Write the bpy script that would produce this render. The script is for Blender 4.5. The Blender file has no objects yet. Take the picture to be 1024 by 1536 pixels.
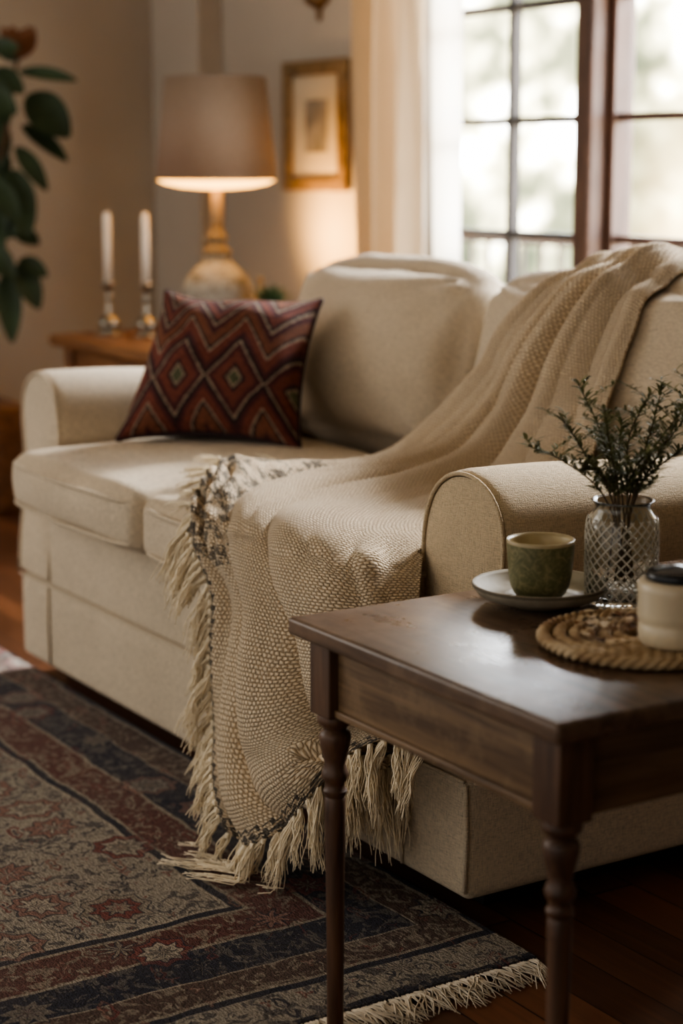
import bpy, math, random
from mathutils import Vector, Matrix, noise
from mathutils.bvhtree import BVHTree
random.seed(4)
S=bpy.context.scene; COL=S.collection
V=Vector
# ------------------------------------------------------------------ helpers
class MB:
    def __init__(s): s.v=[]; s.f=[]; s.uv={}
    def grid(s,P,cu=False,cv=False,UV=None):
        o=len(s.v); n=len(P); m=len(P[0])
        for i,r in enumerate(P):
            for j,p in enumerate(r):
                s.v.append(V(p))
                if UV: s.uv[o+i*m+j]=UV[i][j]
        for i in range(n if cu else n-1):
            for j in range(m if cv else m-1):
                a=o+i*m+j; b=o+i*m+(j+1)%m; c=o+((i+1)%n)*m+(j+1)%m; d=o+((i+1)%n)*m+j
                s.f.append((a,b,c,d))
        return s
    def tube(s,pts,r0,r1=None,n=5,cap=True):
        if r1 is None: r1=r0
        pts=[V(p) for p in pts]; rows=[]; N=len(pts); prev=None
        for i,p in enumerate(pts):
            t=(pts[min(i+1,N-1)]-pts[max(i-1,0)])
            if t.length<1e-9: t=V((0,0,1))
            t.normalize()
            if prev is None:
                a=V((0,0,1)) if abs(t.z)<.9 else V((1,0,0))
                x=t.cross(a).normalized()
            else:
                x=(prev-t*prev.dot(t))
                x=x.normalized() if x.length>1e-6 else t.orthogonal().normalized()
            prev=x; y=t.cross(x); r=r0+(r1-r0)*i/(N-1)
            rows.append([p+(x*math.cos(k*2*math.pi/n)+y*math.sin(k*2*math.pi/n))*r for k in range(n)])
        o=len(s.v); s.grid(rows,cv=True)
        if cap:
            s.f.append(tuple(o+k for k in range(n))[::-1]); e=o+(N-1)*n
            s.f.append(tuple(e+k for k in range(n)))
        return s
    def lathe(s,prof,c=(0,0,0),n=40,cap=True):
        c=V(c); o=len(s.v)
        s.grid([[c+V((r*math.cos(k*2*math.pi/n),r*math.sin(k*2*math.pi/n),z)) for k in range(n)] for r,z in prof],cv=True)
        if cap:
            if prof[0][0]>1e-5: s.f.append(tuple(o+k for k in range(n))[::-1])
            e=o+(len(prof)-1)*n
            if prof[-1][0]>1e-5: s.f.append(tuple(e+k for k in range(n)))
        return s
    def rbox(s,c,size,r=.004,puff=(0,0,0),m=1,k=3,M=None,namp=0,nsc=5,seed=0,fn=None):
        c=V(c); h=[x/2 for x in size]; r=min(r,min(h)*.98)
        ax=[]
        for i in range(3):
            inner=h[i]-r; e=[inner+r*math.tan(math.radians(45)*q/k) for q in range(k+1)]
            mid=[-inner+2*inner*q/m for q in range(1,m)]
            ax.append([-x for x in e[::-1]]+mid+e)
        def mp(p):
            inn=V([max(-(h[i]-r),min(h[i]-r,p[i])) for i in range(3)])
            d=V(p)-inn
            if d.length>1e-9: d=d.normalized()*r
            q=inn+d; u=[p[i]/h[i] for i in range(3)]
            for i in range(3):
                j,l=(i+1)%3,(i+2)%3
                if puff[i]: q[i]+=u[i]*puff[i]*(1-u[j]**2)*(1-u[l]**2)
            if fn: q=fn(q,u)
            if namp:
                nn=noise.noise(V((q.x+seed,q.y,q.z))*nsc)+.5*noise.noise(V((q.x+seed,q.y,q.z))*nsc*2.3)
                dd=V(u); q=q+dd.normalized()*nn*namp
            if M: q=M@q
            return q+c
        for i in range(3):
            j,l=(i+1)%3,(i+2)%3
            for sg in (-1,1):
                rows=[]
                for a in ax[j]:
                    row=[]
                    for b in ax[l]:
                        p=[0,0,0]; p[i]=sg*h[i]; p[j]=a; p[l]=b
                        row.append(mp(p))
                    rows.append(row)
                if sg<0: rows=rows[::-1]
                s.grid(rows)
        return s
def build(mb,name,mat,parent=None,smooth=True,label=None,merge=True,recalc=True,loc=None):
    off=V(parent.location) if parent else (V(loc) if loc is not None else V((0,0,0)))
    me=bpy.data.meshes.new(name)
    me.from_pydata([tuple(p-off) for p in mb.v],[],mb.f)
    if mb.uv:
        ul=me.uv_layers.new(name='UVMap')
        for lp in me.loops: ul.data[lp.index].uv=mb.uv.get(lp.vertex_index,(0,0))
    import bmesh
    bm=bmesh.new(); bm.from_mesh(me)
    if merge: bmesh.ops.remove_doubles(bm,verts=bm.verts,dist=1e-5)
    if recalc: bmesh.ops.recalc_face_normals(bm,faces=bm.faces)
    bm.to_mesh(me); bm.free()
    for p in me.polygons: p.use_smooth=smooth
    me.materials.append(mat)
    ob=bpy.data.objects.new(name,me); COL.objects.link(ob)
    if parent: ob.parent=parent
    else: ob.location=off
    if label: ob['label']=label
    return ob
def top(ob,label,cat,group=None):
    ob['label']=label; ob['category']=cat
    if group: ob['group']=group
    return ob
def empty(name,loc,label,cat,group=None):
    e=bpy.data.objects.new(name,None); e.location=loc; e.empty_display_size=.1; COL.objects.link(e)
    return top(e,label,cat,group)
# ------------------------------------------------------------------ materials
class Mt:
    def __init__(s,name,color=(.5,.5,.5),rough=.7,metal=0,**kw):
        s.m=bpy.data.materials.new(name); s.m.use_nodes=True; s.t=s.m.node_tree
        s.b=s.t.nodes['Principled BSDF']
        s.set('Base Color',color); s.set('Roughness',rough); s.set('Metallic',metal)
        for k,v in kw.items(): s.set(k.replace('_',' '),v)
    def link(s,inp,v):
        if isinstance(v,bpy.types.NodeSocket): s.t.links.new(v,inp)
        elif isinstance(v,(tuple,list)) and len(v)==3 and inp.type=='RGBA': inp.default_value=(*v,1)
        else: inp.default_value=v
    def set(s,k,v): s.link(s.b.inputs[k],v)
    def node(s,typ,out=0,props=None,**kw):
        n=s.t.nodes.new(typ)
        for k,v in (props or {}).items(): setattr(n,k,v)
        for k,v in kw.items():
            key=int(k[1:]) if k[0]=='i' and k[1:].isdigit() else k.replace('_',' ')
            s.link(n.inputs[key],v)
        return n.outputs[out]
    def co(s,kind='Object'):
        n=s.t.nodes.new('ShaderNodeTexCoord'); return n.outputs[kind]
    def math(s,op,a,b=0,c=None):
        kw=dict(i0=a,i1=b)
        if c is not None: kw['i2']=c
        return s.node('ShaderNodeMath',props={'operation':op},**kw)
    def xyz(s,v):
        n=s.t.nodes.new('ShaderNodeSeparateXYZ'); s.link(n.inputs[0],v); return n.outputs
    def comb(s,x,y,z): return s.node('ShaderNodeCombineXYZ',i0=x,i1=y,i2=z)
    def scale(s,v,sc): return s.node('ShaderNodeVectorMath',props={'operation':'MULTIPLY'},i0=v,i1=sc)
    def noise(s,v,scale=5,detail=3,rough=.5,col=False,dist=0):
        return s.node('ShaderNodeTexNoise',out=1 if col else 0,Vector=v,Scale=scale,Detail=detail,Roughness=rough,Distortion=dist)
    def vor(s,v,scale,feature='F1',rand=1,out=0):
        return s.node('ShaderNodeTexVoronoi',out=out,props={'feature':feature},Vector=v,Scale=scale,Randomness=rand)
    def ramp(s,f,stops,interp='LINEAR'):
        n=s.t.nodes.new('ShaderNodeValToRGB'); r=n.color_ramp; r.interpolation=interp
        while len(r.elements)>1: r.elements.remove(r.elements[-1])
        r.elements[0].position=stops[0][0]; r.elements[0].color=(*stops[0][1],1)
        for p,c in stops[1:]:
            e=r.elements.new(p); e.color=(*c,1)
        s.link(n.inputs[0],f); return n.outputs[0]
    def mix(s,f,a,b,bt='MIX'):
        n=s.t.nodes.new('ShaderNodeMix'); n.data_type='RGBA'; n.blend_type=bt
        s.link(n.inputs[0],f); s.link(n.inputs[6],a); s.link(n.inputs[7],b); return n.outputs[2]
    def bump(s,h,strength=.4,dist=.002):
        o=s.node('ShaderNodeBump',Strength=strength,Distance=dist,Height=h); s.set('Normal',o)
def g(x): return (x,x,x)
def mul(c,k): return tuple(x*k for x in c)

def linen(name,col,sc=1,lo=.56):
    m=Mt(name,rough=.92); c=m.co()
    n1=m.noise(m.scale(c,(700*sc,700*sc,95*sc)),1,2); n2=m.noise(m.scale(c,(95*sc,95*sc,700*sc)),1,2)
    w=m.math('ADD',n1,n2); big=m.noise(c,4,3)
    f=m.math('ADD',m.math('MULTIPLY',w,.8),m.math('MULTIPLY',big,.35))
    m.set('Base Color',m.ramp(m.math('MULTIPLY',f,.7),[(.42,mul(col,lo)),(.70,col),(.88,mul(col,1.18))]))
    m.bump(w,.7,.003); m.set('Sheen Weight',.12); m.set('Sheen Roughness',.5)
    return m.m
def wood(name,c1,c2,rough=.4,axis=0,sc=1,wear=None):
    m=Mt(name,rough=rough); c=m.co()
    st=[14*sc,14*sc,14*sc]; st[axis]=1.1*sc
    v=m.scale(c,tuple(st)); n=m.noise(v,2.2,6,.6,dist=1.2); fine=m.noise(m.scale(c,tuple(x*12 for x in st)),1,2)
    f=m.math('ADD',m.math('MULTIPLY',n,.8),m.math('MULTIPLY',fine,.25))
    col=m.ramp(f,[(.38,c2),(.68,c1)])
    if wear:
        wn=m.noise(c,13,5,.7); col=m.mix(m.ramp(wn,[(.50,g(0)),(.68,g(.6))]),col,wear)
    m.set('Base Color',col); m.bump(f,.25,.001)
    m.set('Roughness',m.math('ADD',rough-.12,m.math('MULTIPLY',m.noise(c,9,5,.65),.34)))
    return m.m
def plain(name,col,rough=.6,metal=0,var=.15,sc=8,bump=.1,**kw):
    m=Mt(name,rough=rough,metal=metal,**kw); c=m.co(); n=m.noise(c,sc,4)
    m.set('Base Color',m.ramp(n,[(.3,mul(col,1-var)),(.7,mul(col,1+var))])); 
    if bump: m.bump(m.noise(c,sc*6,3),bump,.002)
    return m.m

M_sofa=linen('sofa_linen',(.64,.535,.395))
M_sofa_shaded=linen('sofa_linen_shaded',(.58,.46,.30),lo=.62)  # same linen, darkened and yellowed to paint shade on the near arm
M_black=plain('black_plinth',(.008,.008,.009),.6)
M_dwood=wood('walnut_table',(.17,.108,.070),(.062,.040,.028),.25,axis=0,wear=(.24,.165,.11))
M_dwooda=wood('walnut_apron',(.235,.150,.082),(.09,.054,.030),.42,axis=0,wear=(.27,.185,.105))
M_dwoodz=wood('walnut_legs',(.14,.075,.043),(.052,.027,.017),.38,axis=2)
M_swood=wood('honey_wood',(.30,.14,.055),(.12,.05,.02),.4,axis=0)
M_brass=plain('aged_collar',(.20,.15,.09),.8,0,.25)
M_silver=plain('pewter_metal',(.30,.27,.22),.32,1,.2)
M_candle=plain('ivory_wax',(.80,.74,.64),.5)
M_wall=plain('warm_plaster',(.43,.38,.315),.9,var=.04,sc=3,bump=.15)
M_ceil=plain('ceiling_paint',(.6,.54,.45),.9,var=.03)
M_frame=wood('window_wood',(.11,.055,.035),(.05,.025,.018),.45,axis=2)
M_mull=plain('dark_mullion',(.022,.017,.015),.6)
M_gold=plain('gilt_wood',(.22,.14,.065),.45,.3,.3,30)
M_mat=plain('mat_board',(.50,.43,.32),.8,var=.03)
M_pot=plain('dark_ceramic',(.10,.07,.05),.5)
M_soil=plain('soil',(.03,.02,.012),.95,bump=.6)
M_leaf=plain('rubber_leaf',(.024,.044,.018),.5,var=.35,sc=6,Specular_IOR_Level=.35)
M_bud=plain('dry_bud',(.16,.065,.025),.7)
M_stem=plain('woody_stem',(.10,.065,.035),.8)
M_herb=plain('herb_leaf',(.15,.155,.065),.65,var=.45,sc=30)
M_jar=plain('cream_glaze',(.62,.53,.38),.28,var=.06)
M_lid=plain('dark_lid',(.02,.024,.03),.15)
M_cream=plain('fringe_cotton',(.88,.77,.58),.9,var=.12,sc=40)

# floor
def floor_mat():
    m=Mt('hardwood_floor',rough=.32); c=m.co(); o=m.xyz(c)
    row=m.math('FLOOR',m.math('DIVIDE',o[1],.085)); fy=m.math('FRACT',m.math('DIVIDE',o[1],.085))
    sh=m.math('MULTIPLY',m.math('SINE',m.math('MULTIPLY',row,12.9898)),37.7)
    xx=m.math('DIVIDE',m.math('ADD',o[0],sh),.9); px=m.math('FLOOR',xx); fx=m.math('FRACT',xx)
    rnd=m.math('FRACT',m.math('MULTIPLY',m.math('SINE',m.math('ADD',m.math('MULTIPLY',row,7.13),m.math('MULTIPLY',px,3.71))),4375.5))
    gr=m.noise(m.comb(m.math('MULTIPLY',o[0],1.5),m.math('MULTIPLY',o[1],30),rnd),2,6,.6,dist=.8)
    f=m.math('ADD',m.math('MULTIPLY',gr,.6),m.math('MULTIPLY',rnd,.4))
    col=m.ramp(f,[(.2,(.065,.027,.014)),(.6,(.165,.066,.030)),(.9,(.26,.105,.046))])
    gap=m.math('MAXIMUM',m.math('LESS_THAN',fy,.03),m.math('LESS_THAN',fx,.004))
    m.set('Base Color',m.mix(gap,col,(.012,.006,.004))); 
    m.bump(m.math('SUBTRACT',m.math('MULTIPLY',gr,.2),gap),.35,.002)
    return m.m
M_floor=floor_mat()

# rug
RL,RW=2.12,2.3
def rug_mat():
    m=Mt('persian_rug',rough=.95); c=m.co(); wob=m.noise(c,7,3,col=True)
    ctr_=m.node('ShaderNodeVectorMath',props={'operation':'SUBTRACT'},i0=wob,i1=(.5,.5,.5))
    cw=m.node('ShaderNodeVectorMath',props={'operation':'MULTIPLY_ADD'},i0=ctr_,i1=(.032,.032,0),i2=c)
    cd=m.node('ShaderNodeVectorMath',props={'operation':'MULTIPLY_ADD'},i0=ctr_,i1=(.05,.05,0),i2=c)
    fine=m.noise(c,60,2,col=True)
    fc=m.node('ShaderNodeVectorMath',props={'operation':'SUBTRACT'},i0=fine,i1=(.5,.5,.5))
    cd=m.node('ShaderNodeVectorMath',props={'operation':'MULTIPLY_ADD'},i0=fc,i1=(.012,.012,0),i2=cd)
    o=m.xyz(cw)
    dx=m.math('SUBTRACT',RL/2,m.math('ABSOLUTE',o[0])); dy=m.math('SUBTRACT',RW/2,m.math('ABSOLUTE',o[1]))
    d=m.math('MINIMUM',m.math('SUBTRACT',dx,.10),dy)
    f=m.math('ADD',d,.1)      # 0..1
    navy=(.020,.028,.060); beige=(.42,.375,.31); brown=(.135,.088,.078); cream=(.56,.51,.43); grey=(.48,.445,.385); dim=(.33,.305,.275); rb=(.175,.068,.062)
    bg=m.ramp(f,[(0,navy),(.012,grey),(.094,navy),(.112,beige),(.118,brown),(.185,beige),(.190,navy),(.280,beige),(.286,rb),(.375,beige),(.381,navy),(.397,cream),(.403,grey)],'CONSTANT')
    fg=m.ramp(f,[(0,beige),(.012,navy),(.094,navy),(.112,cream),(.118,beige),(.185,cream),(.190,dim),(.280,cream),(.286,beige),(.375,cream),(.381,navy),(.397,cream),(.403,navy)],'CONSTANT')
    def blossom(sc,rand,kk,amp,off=0):
        cc=m.node('ShaderNodeVectorMath',props={'operation':'ADD'},i0=cd,i1=(off,off*.7,0))
        F=m.vor(cc,sc,rand=rand); P=m.vor(cc,sc,rand=rand,out=2)
        dv=m.node('ShaderNodeVectorMath',props={'operation':'SUBTRACT'},i0=cc,i1=P)
        q=m.xyz(dv); a=m.math('ARCTAN2',q[1],q[0])
        cl=m.xyz(m.vor(cc,sc,rand=rand,out=1))
        pet=m.math('MULTIPLY',m.math('ABSOLUTE',m.math('SINE',m.math('MULTIPLY',m.math('ADD',a,cl[2]),kk))),amp)
        return m.math('ADD',F,pet), cl[0], cl[1]
    b1,rv,rw=blossom(7.4,.75,4,.09); b2,rv2,rw2=blossom(24,1,1.5,.22,3.3); b3,rv3,_=blossom(13,.95,1,.30,7.1); b4,rv4,_=blossom(34,1,1,.30,9.7)
    rose=m.mix(m.math('GREATER_THAN',rw,.5),(.29,.082,.075),(.39,.225,.19))
    redc=m.mix(m.math('GREATER_THAN',rw2,.5),(.26,.075,.070),(.34,.19,.16))
    lt=lambda x,r: m.math('LESS_THAN',x,r)
    gt=lambda x,r: m.math('GREATER_THAN',x,r)
    col=bg
    def put(mask,cc,a):
        nonlocal col
        col=m.mix(m.math('MULTIPLY',mask,a),col,cc)
    blot=gt(m.noise(cd,22,2,.5,dist=2.5),.56)
    put(blot,fg,.7)
    put(lt(b4,.32),m.mix(gt(rv4,.45),fg,bg),.85)
    put(lt(b3,.40),m.mix(gt(rv3,.5),fg,redc),.9); put(lt(b3,.31),bg,.9); put(lt(b3,.20),fg,.9)
    put(lt(b2,.30),m.mix(gt(rv2,.5),fg,redc),.85); put(lt(b2,.18),cream,.7)
    act=gt(rv,.12)
    def disk(r,cc,a=1): put(m.math('MULTIPLY',lt(b1,r),act),cc,a)
    disk(.49,bg,.9); disk(.455,navy,.85); disk(.43,m.mix(gt(rv,.5),beige,rose),.95); disk(.34,navy,.85); disk(.315,m.mix(gt(rv,.5),rose,cream),.95); disk(.22,navy,.85); disk(.19,beige,.85); disk(.10,rose,.85)
    guard=m.ramp(f,[(0,g(1)),(.012,g(0)),(.092,g(1)),(.118,g(0)),(.184,g(1)),(.191,g(0)),(.279,g(1)),(.287,g(0)),(.373,g(1)),(.403,g(0))],'CONSTANT')
    put(guard,bg,.30)
    nb=m.ramp(f,[(0,g(0)),(.191,g(.40)),(.280,g(0))],'CONSTANT')
    col=m.mix(nb,col,navy)
    wear=m.noise(c,3.2,5,.65); col=m.mix(m.ramp(wear,[(.42,g(.10)),(.75,g(.45))]),col,(.23,.20,.18))
    pile=m.noise(c,330,2); knots=m.noise(m.scale(c,(80,240,1)),1,2)
    hv=m.math('ADD',pile,knots); hs=m.math('MULTIPLY',hv,.6)
    col=m.mix(.85,col,m.ramp(hs,[(.42,g(.28)),(.74,g(1.3))]),'MULTIPLY')
    m.set('Base Color',col); m.bump(hv,.9,.006); m.set('Specular IOR Level',.15); m.set('Sheen Weight',.1)
    return m.m
M_rug=rug_mat()

# kilim pillow (uv 0..1)
def kilim_mat():
    m=Mt('kilim',rough=.95); uv=m.xyz(m.co('UV')); 
    jit=m.math('MULTIPLY',m.math('SUBTRACT',m.noise(m.scale(m.co('UV'),(60,14,1)),3,2),.5),.04)
    u=m.math('ADD',uv[0],jit); v=uv[1]
    tri=m.math('PINGPONG',m.math('ADD',u,.0),.1667)
    d=m.math('ADD',m.math('MULTIPLY',tri,2.0),m.math('MULTIPLY',m.math('ABSOLUTE',m.math('SUBTRACT',v,.30)),1.30))
    f=m.math('MULTIPLY',d,.66)
    rust=(.195,.050,.031); mar=(.085,.019,.019); dk=(.026,.011,.013); crm=(.42,.31,.22); org=(.22,.078,.040); olv=(.11,.12,.065)
    col=m.ramp(f,[(0,olv),(.045,crm),(.060,dk),(.085,rust),(.16,mar),(.20,crm),(.216,dk),(.245,mar),(.28,rust),(.345,crm),(.361,dk),(.38,org),(.45,mar),(.50,crm),(.516,dk),(.545,rust),(.60,mar),(.645,crm),(.661,dk),(.69,org),(.76,mar),(.80,rust)],'CONSTANT')
    w=m.noise(m.scale(m.co('UV'),(200,46,1)),1,2); w2=m.noise(m.scale(m.co('UV'),(24,180,1)),1,2)
    ws=m.math('MULTIPLY',m.math('ADD',w,w2),.6)
    col=m.mix(.95,col,m.ramp(ws,[(.42,g(.30)),(.74,g(1.4))]),'MULTIPLY')
    m.set('Base Color',col); m.bump(m.math('ADD',w,w2),.9,.006); return m.m
M_kilim=kilim_mat()

# throw
THL,THW=2.25,.62
def throw_mat():
    m=Mt('woven_throw',rough=.95); c=m.co('UV'); o=m.xyz(c)
    kn=m.node('ShaderNodeUVMap',props={'uv_map':'Knit'}); k2=m.xyz(kn)
    jn=m.noise(kn,14,2); j2=m.noise(kn,150,2)
    PU,PV=.0080,.0061
    uu=m.math('ADD',m.math('ADD',k2[0],5.0),m.math('ADD',m.math('MULTIPLY',jn,.008),m.math('MULTIPLY',j2,.0058))); vv=m.math('ADD',k2[1],m.math('ADD',m.math('MULTIPLY',jn,.006),m.math('MULTIPLY',j2,.0042)))
    row=m.math('FLOOR',m.math('DIVIDE',vv,PV)); par=m.math('MULTIPLY',m.math('MODULO',row,2),.5)
    a=m.math('ABSOLUTE',m.math('SINE',m.math('MULTIPLY',m.math('ADD',m.math('DIVIDE',uu,PU),par),math.pi)))
    b=m.math('ABSOLUTE',m.math('SINE',m.math('MULTIPLY',m.math('DIVIDE',vv,PV),math.pi)))
    k=m.math('POWER',m.math('MULTIPLY',a,b),.6)
    base=m.mix(m.noise(c,7,3),(.88,.71,.49),(.97,.84,.64))
    col=m.mix(k,(.46,.325,.19),base)  # gaps between stitches darkened in the colour, painting their shade
    dl=o[0]; db=m.math('SUBTRACT',THL,o[1])
    zz=m.math('MULTIPLY',m.math('PINGPONG',m.math('ADD',o[0],o[1]),.014),1.0)
    def band(dd,lo,hi):
        x=m.math('ADD',dd,zz); return m.math('MULTIPLY',m.math('GREATER_THAN',x,lo),m.math('LESS_THAN',x,hi))
    lowm=m.math('GREATER_THAN',o[1],1.22)
    mb=m.math('MAXIMUM',m.math('MAXIMUM',band(db,.010,.028),band(db,.038,.046)),m.math('MULTIPLY',band(dl,.010,.022),lowm))
    mot=m.math('MULTIPLY',m.math('LESS_THAN',m.math('ADD',dl,m.math('MULTIPLY',jn,.06)),.20),m.math('MULTIPLY',m.math('GREATER_THAN',m.noise(m.scale(c,(1,2.2,1)),22,3,.7),.50),m.math('MULTIPLY',lowm,m.math('LESS_THAN',o[1],1.64))))
    mask=m.math('MULTIPLY',m.math('MAXIMUM',mb,m.math('MULTIPLY',mot,.85)),m.math('GREATER_THAN',m.noise(c,120,2),.40))
    col=m.mix(m.math('MULTIPLY',mask,.9),col,(.040,.034,.030))
    m.set('Base Color',col); m.bump(m.math('ADD',k,m.math('MULTIPLY',m.noise(c,500,2),.4)),1.0,.0042)
    m.set('Sheen Weight',.12); return m.m
M_throw=throw_mat()

# ------------------------------------------------------------------ room shell
XW,YW,ZC=-4.35,1.75,2.5
def struct(ob): ob['kind']='structure'; return ob
mb=MB().rbox((-.4,-.7,-.05),(8.4,6.2,.1),.001); struct(build(mb,'floor',M_floor,smooth=False))
mb=MB().rbox((-.4,-.7,ZC+.05),(8.4,6.2,.1),.001); struct(build(mb,'ceiling',M_ceil,smooth=False))
mb=MB().rbox((XW-.06,-.7,ZC/2),(.12,5.1,ZC),.001); struct(build(mb,'wall_left',M_wall,smooth=False))
mb=MB().rbox((3.66,-.7,ZC/2),(.12,5.1,ZC),.001); struct(build(mb,'wall_right',M_wall,smooth=False))
wins=[(-2.67,-1.90),(-1.83,-1.06),(-.99,-.22)]
ZS,ZT=.60,1.96
mb=MB(); yc=YW+.075
def wb(x0,x1,z0,z1): mb.rbox(((x0+x1)/2,yc,(z0+z1)/2),(x1-x0,.15,z1-z0),.001)
wb(-4.47,3.72,0,ZS); wb(-4.47,3.72,ZT,ZC); wb(-4.47,-2.67,ZS,ZT); wb(-.22,3.72,ZS,ZT)
struct(build(mb,'wall_back',M_wall,smooth=False))
mb=MB().rbox((-4.16,1.70,ZC/2),(.38,.10,ZC),.006); struct(build(mb,'trim_1',M_wall,smooth=False))
for i,(a,b) in enumerate(((-1.90,-1.83),(-1.06,-.99))):
    mb=MB().rbox(((a+b)/2,YW+.05,(ZS+ZT)/2),(b-a,.16,ZT-ZS),.01,k=2); struct(build(mb,'trim_%d'%(i+2),M_frame))
mb=MB().rbox((-1.44,YW-.03,ZS-.02),(2.62,.12,.04),.008,k=2); struct(build(mb,'trim_4',M_frame))
for i,(a,b) in enumerate(wins):
    mb=MB(); w=.028
    for x in (a+w/2+.001,b-w/2-.001): mb.rbox((x,YW+.06,(ZS+ZT)/2),(w,.06,ZT-ZS-.004),.004)
    for z in (ZS+w/2+.001,ZT-w/2-.001): mb.rbox(((a+b)/2,YW+.06,z),(b-a-2*w,.06,w),.004)
    mb.rbox(((a+b)/2,YW+.06,(ZS+ZT)/2),(.024,.035,ZT-ZS-2*w),.003)
    for z in (.955,1.285,1.61): mb.rbox(((a+b)/2,YW+.06,z),(b-a-2*w,.035,.022),.003)
    struct(build(mb,'window_%d'%(i+1),M_mull if i!=1 else M_frame,smooth=False))
mb=MB().rbox((-1.9,YW-.008,.06),(3.4+.9,.016,.12),.003); struct(build(mb,'baseboard_back',M_ceil,smooth=False))
mb=MB().rbox((XW+.008,-.7,.06),(.016,4.7,.12),.003); struct(build(mb,'baseboard_left',M_ceil,smooth=False))
# outdoor railing
mb=MB()
for z in (.855,.40): mb.rbox((-2.4,3.1,z),(5.5,.04,.026),.005)
for i in range(46): mb.rbox((-5.1+i*.12,3.1,.425),(.014,.014,.85),.002)
top(build(mb,'railing',plain('weathered_rail',(.09,.07,.06)),smooth=False,loc=(-2.4,3.1,0)),'thin weathered metal balcony railing outside the window','railing')
mb=MB().rbox((-2.4,3.2,-.06),(7,2.7,.1),.01); struct(build(mb,'trim_5',plain('terrace_stone',(.3,.28,.25)),smooth=False))

# ------------------------------------------------------------------ sofa
sofa=empty('sofa',(-.875,.5,0),'cream linen two seat sofa with rolled arms and loose cushions','sofa')
XL=-1.75; CX=-.875
sp=[]
mb=MB().rbox((CX,.51,.142),(1.75,1.02,.196),.018,m=8,puff=(.004,.003,0))
for x in (-.17,-1.58):
    mb.tube([(x,-.004,.055),(x,-.006,.145),(x,-.003,.235)],.003,n=6)
mb.tube([(-1.745,-.0015,.236),(-1.2,-.003,.236),(-.86,-.003,.236),(-.4,-.003,.236),(-.008,-.0015,.236)],.0030,n=6)
mb.tube([(.0035,.01,.236),(.006,.5,.236),(.0035,1.01,.236)],.0035,n=6)
mb.tube([(-.004,-.001,.06),(-.002,0,.145),(-.004,-.001,.232)],.004,n=6)
sp.append(build(mb,'base',M_sofa,sofa))
mb=MB().rbox((CX,.480,.33),(1.42,.956,.19),.012,m=4); sp.append(build(mb,'seat_rail',M_sofa,sofa))
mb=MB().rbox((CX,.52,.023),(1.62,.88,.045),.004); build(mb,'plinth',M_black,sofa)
mb=MB().rbox((CX,.93,.56),(1.70,.18,.66),.05,m=8); sp.append(build(mb,'backrest',M_sofa,sofa))
prof=[(-.168,.24),(-.170,.35),(-.172,.46),(-.174,.55),(-.171,.60),(-.160,.640),(-.138,.674),(-.105,.696),(-.065,.704),(-.022,.696),(.010,.676),(.031,.645),(.038,.605),(.036,.56),(.028,.50),(.016,.42),(.006,.33),(.0,.24)]
def cr(P,t):
    n=len(P)-1; x=t*n; i=min(int(x),n-1); f=x-i
    p=[V(P[max(0,min(n,i+k))]) for k in (-1,0,1,2)]
    if i==0: p[0]=p[1]*2-p[2]
    if i==n-1: p[3]=p[2]*2-p[1]
    return .5*((2*p[1])+(p[2]-p[0])*f+(2*p[0]-5*p[1]+4*p[2]-p[3])*f*f+(3*p[1]-p[0]-3*p[2]+p[3])*f**3)
pr=[cr([(a,0,b) for a,b in prof],i/48) for i in range(49)]
prc=pr+[V((x,0,.238)) for x in (-.03,-.07,-.11,-.15)]
ctr=V((-.07,0,.47))
def arm(mirror):
    mb=MB()
    def f(p):
        k=max(0,min(1,(p.z-.24)/.30)); k=k*k*(3-2*k)
        y=p.y-.033*(1-k)*(1 if p.y<.2 else 0)
        z=p.z-(.028*max(0,p.y)*max(0,(p.z-.5)/.2) if p.z>.5 else 0)
        return V((2*CX-p.x,y,z)) if mirror else V((p.x,y,z))
    ys=[.035,.038,.046,.06]+[.06+.90*i/14 for i in range(1,15)]
    ins=[.010,.004,.001,0]+[0]*14
    rows=[]
    for y,s_ in zip(ys,ins):
        rows.append([f(V((p.x,0,p.z))+(ctr-V((p.x,0,p.z))).normalized()*s_+V((0,y+ (0),0))+V((0,0,.004*math.sin(y*9)))) for p in prc])
    mb.grid(rows,cv=True)
    P=[]
    for k in range(9):
        q=k/8
        P.append([f(V((p.x,0,p.z)).lerp(ctr,q)+ (ctr-V((p.x,0,p.z))).normalized()*.010*(1-q)+V((0,.035-.014*math.sin(q*math.pi/2)**.8,0))) for p in prc])
    mb.grid(P,cv=True)
    mb.grid([[f(V((p.x,.96,p.z))) for p in prc],[f(ctr+V((0,.96,0))) for p in prc]],cv=True)
    mb.tube([f(V((p.x,0,p.z))+(ctr-V((p.x,0,p.z))).normalized()*.005+V((0,.033,0))) for p in pr],.0034,n=8)
    return build(mb,'armrest',M_sofa_shaded if not mirror else M_sofa,sofa)
sp.append(arm(False)); sp.append(arm(True))
def piping_loop(mb,c,hx,hy,z,r,rad=.004,M=None,puffx=0,puffy=0):
    pts=[]
    for k in range(97):
        a=2*math.pi*k/96; e=.16
        x=math.copysign(abs(math.cos(a))**e,math.cos(a)); y=math.copysign(abs(math.sin(a))**e,math.sin(a))
        p=V((x*hx+math.copysign(puffx*(1-y*y),x),y*hy+math.copysign(puffy*(1-x*x),y),z))
        pts.append((M@p if M else p)+V(c))
    mb.tube(pts,rad,n=6,cap=False)
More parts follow.
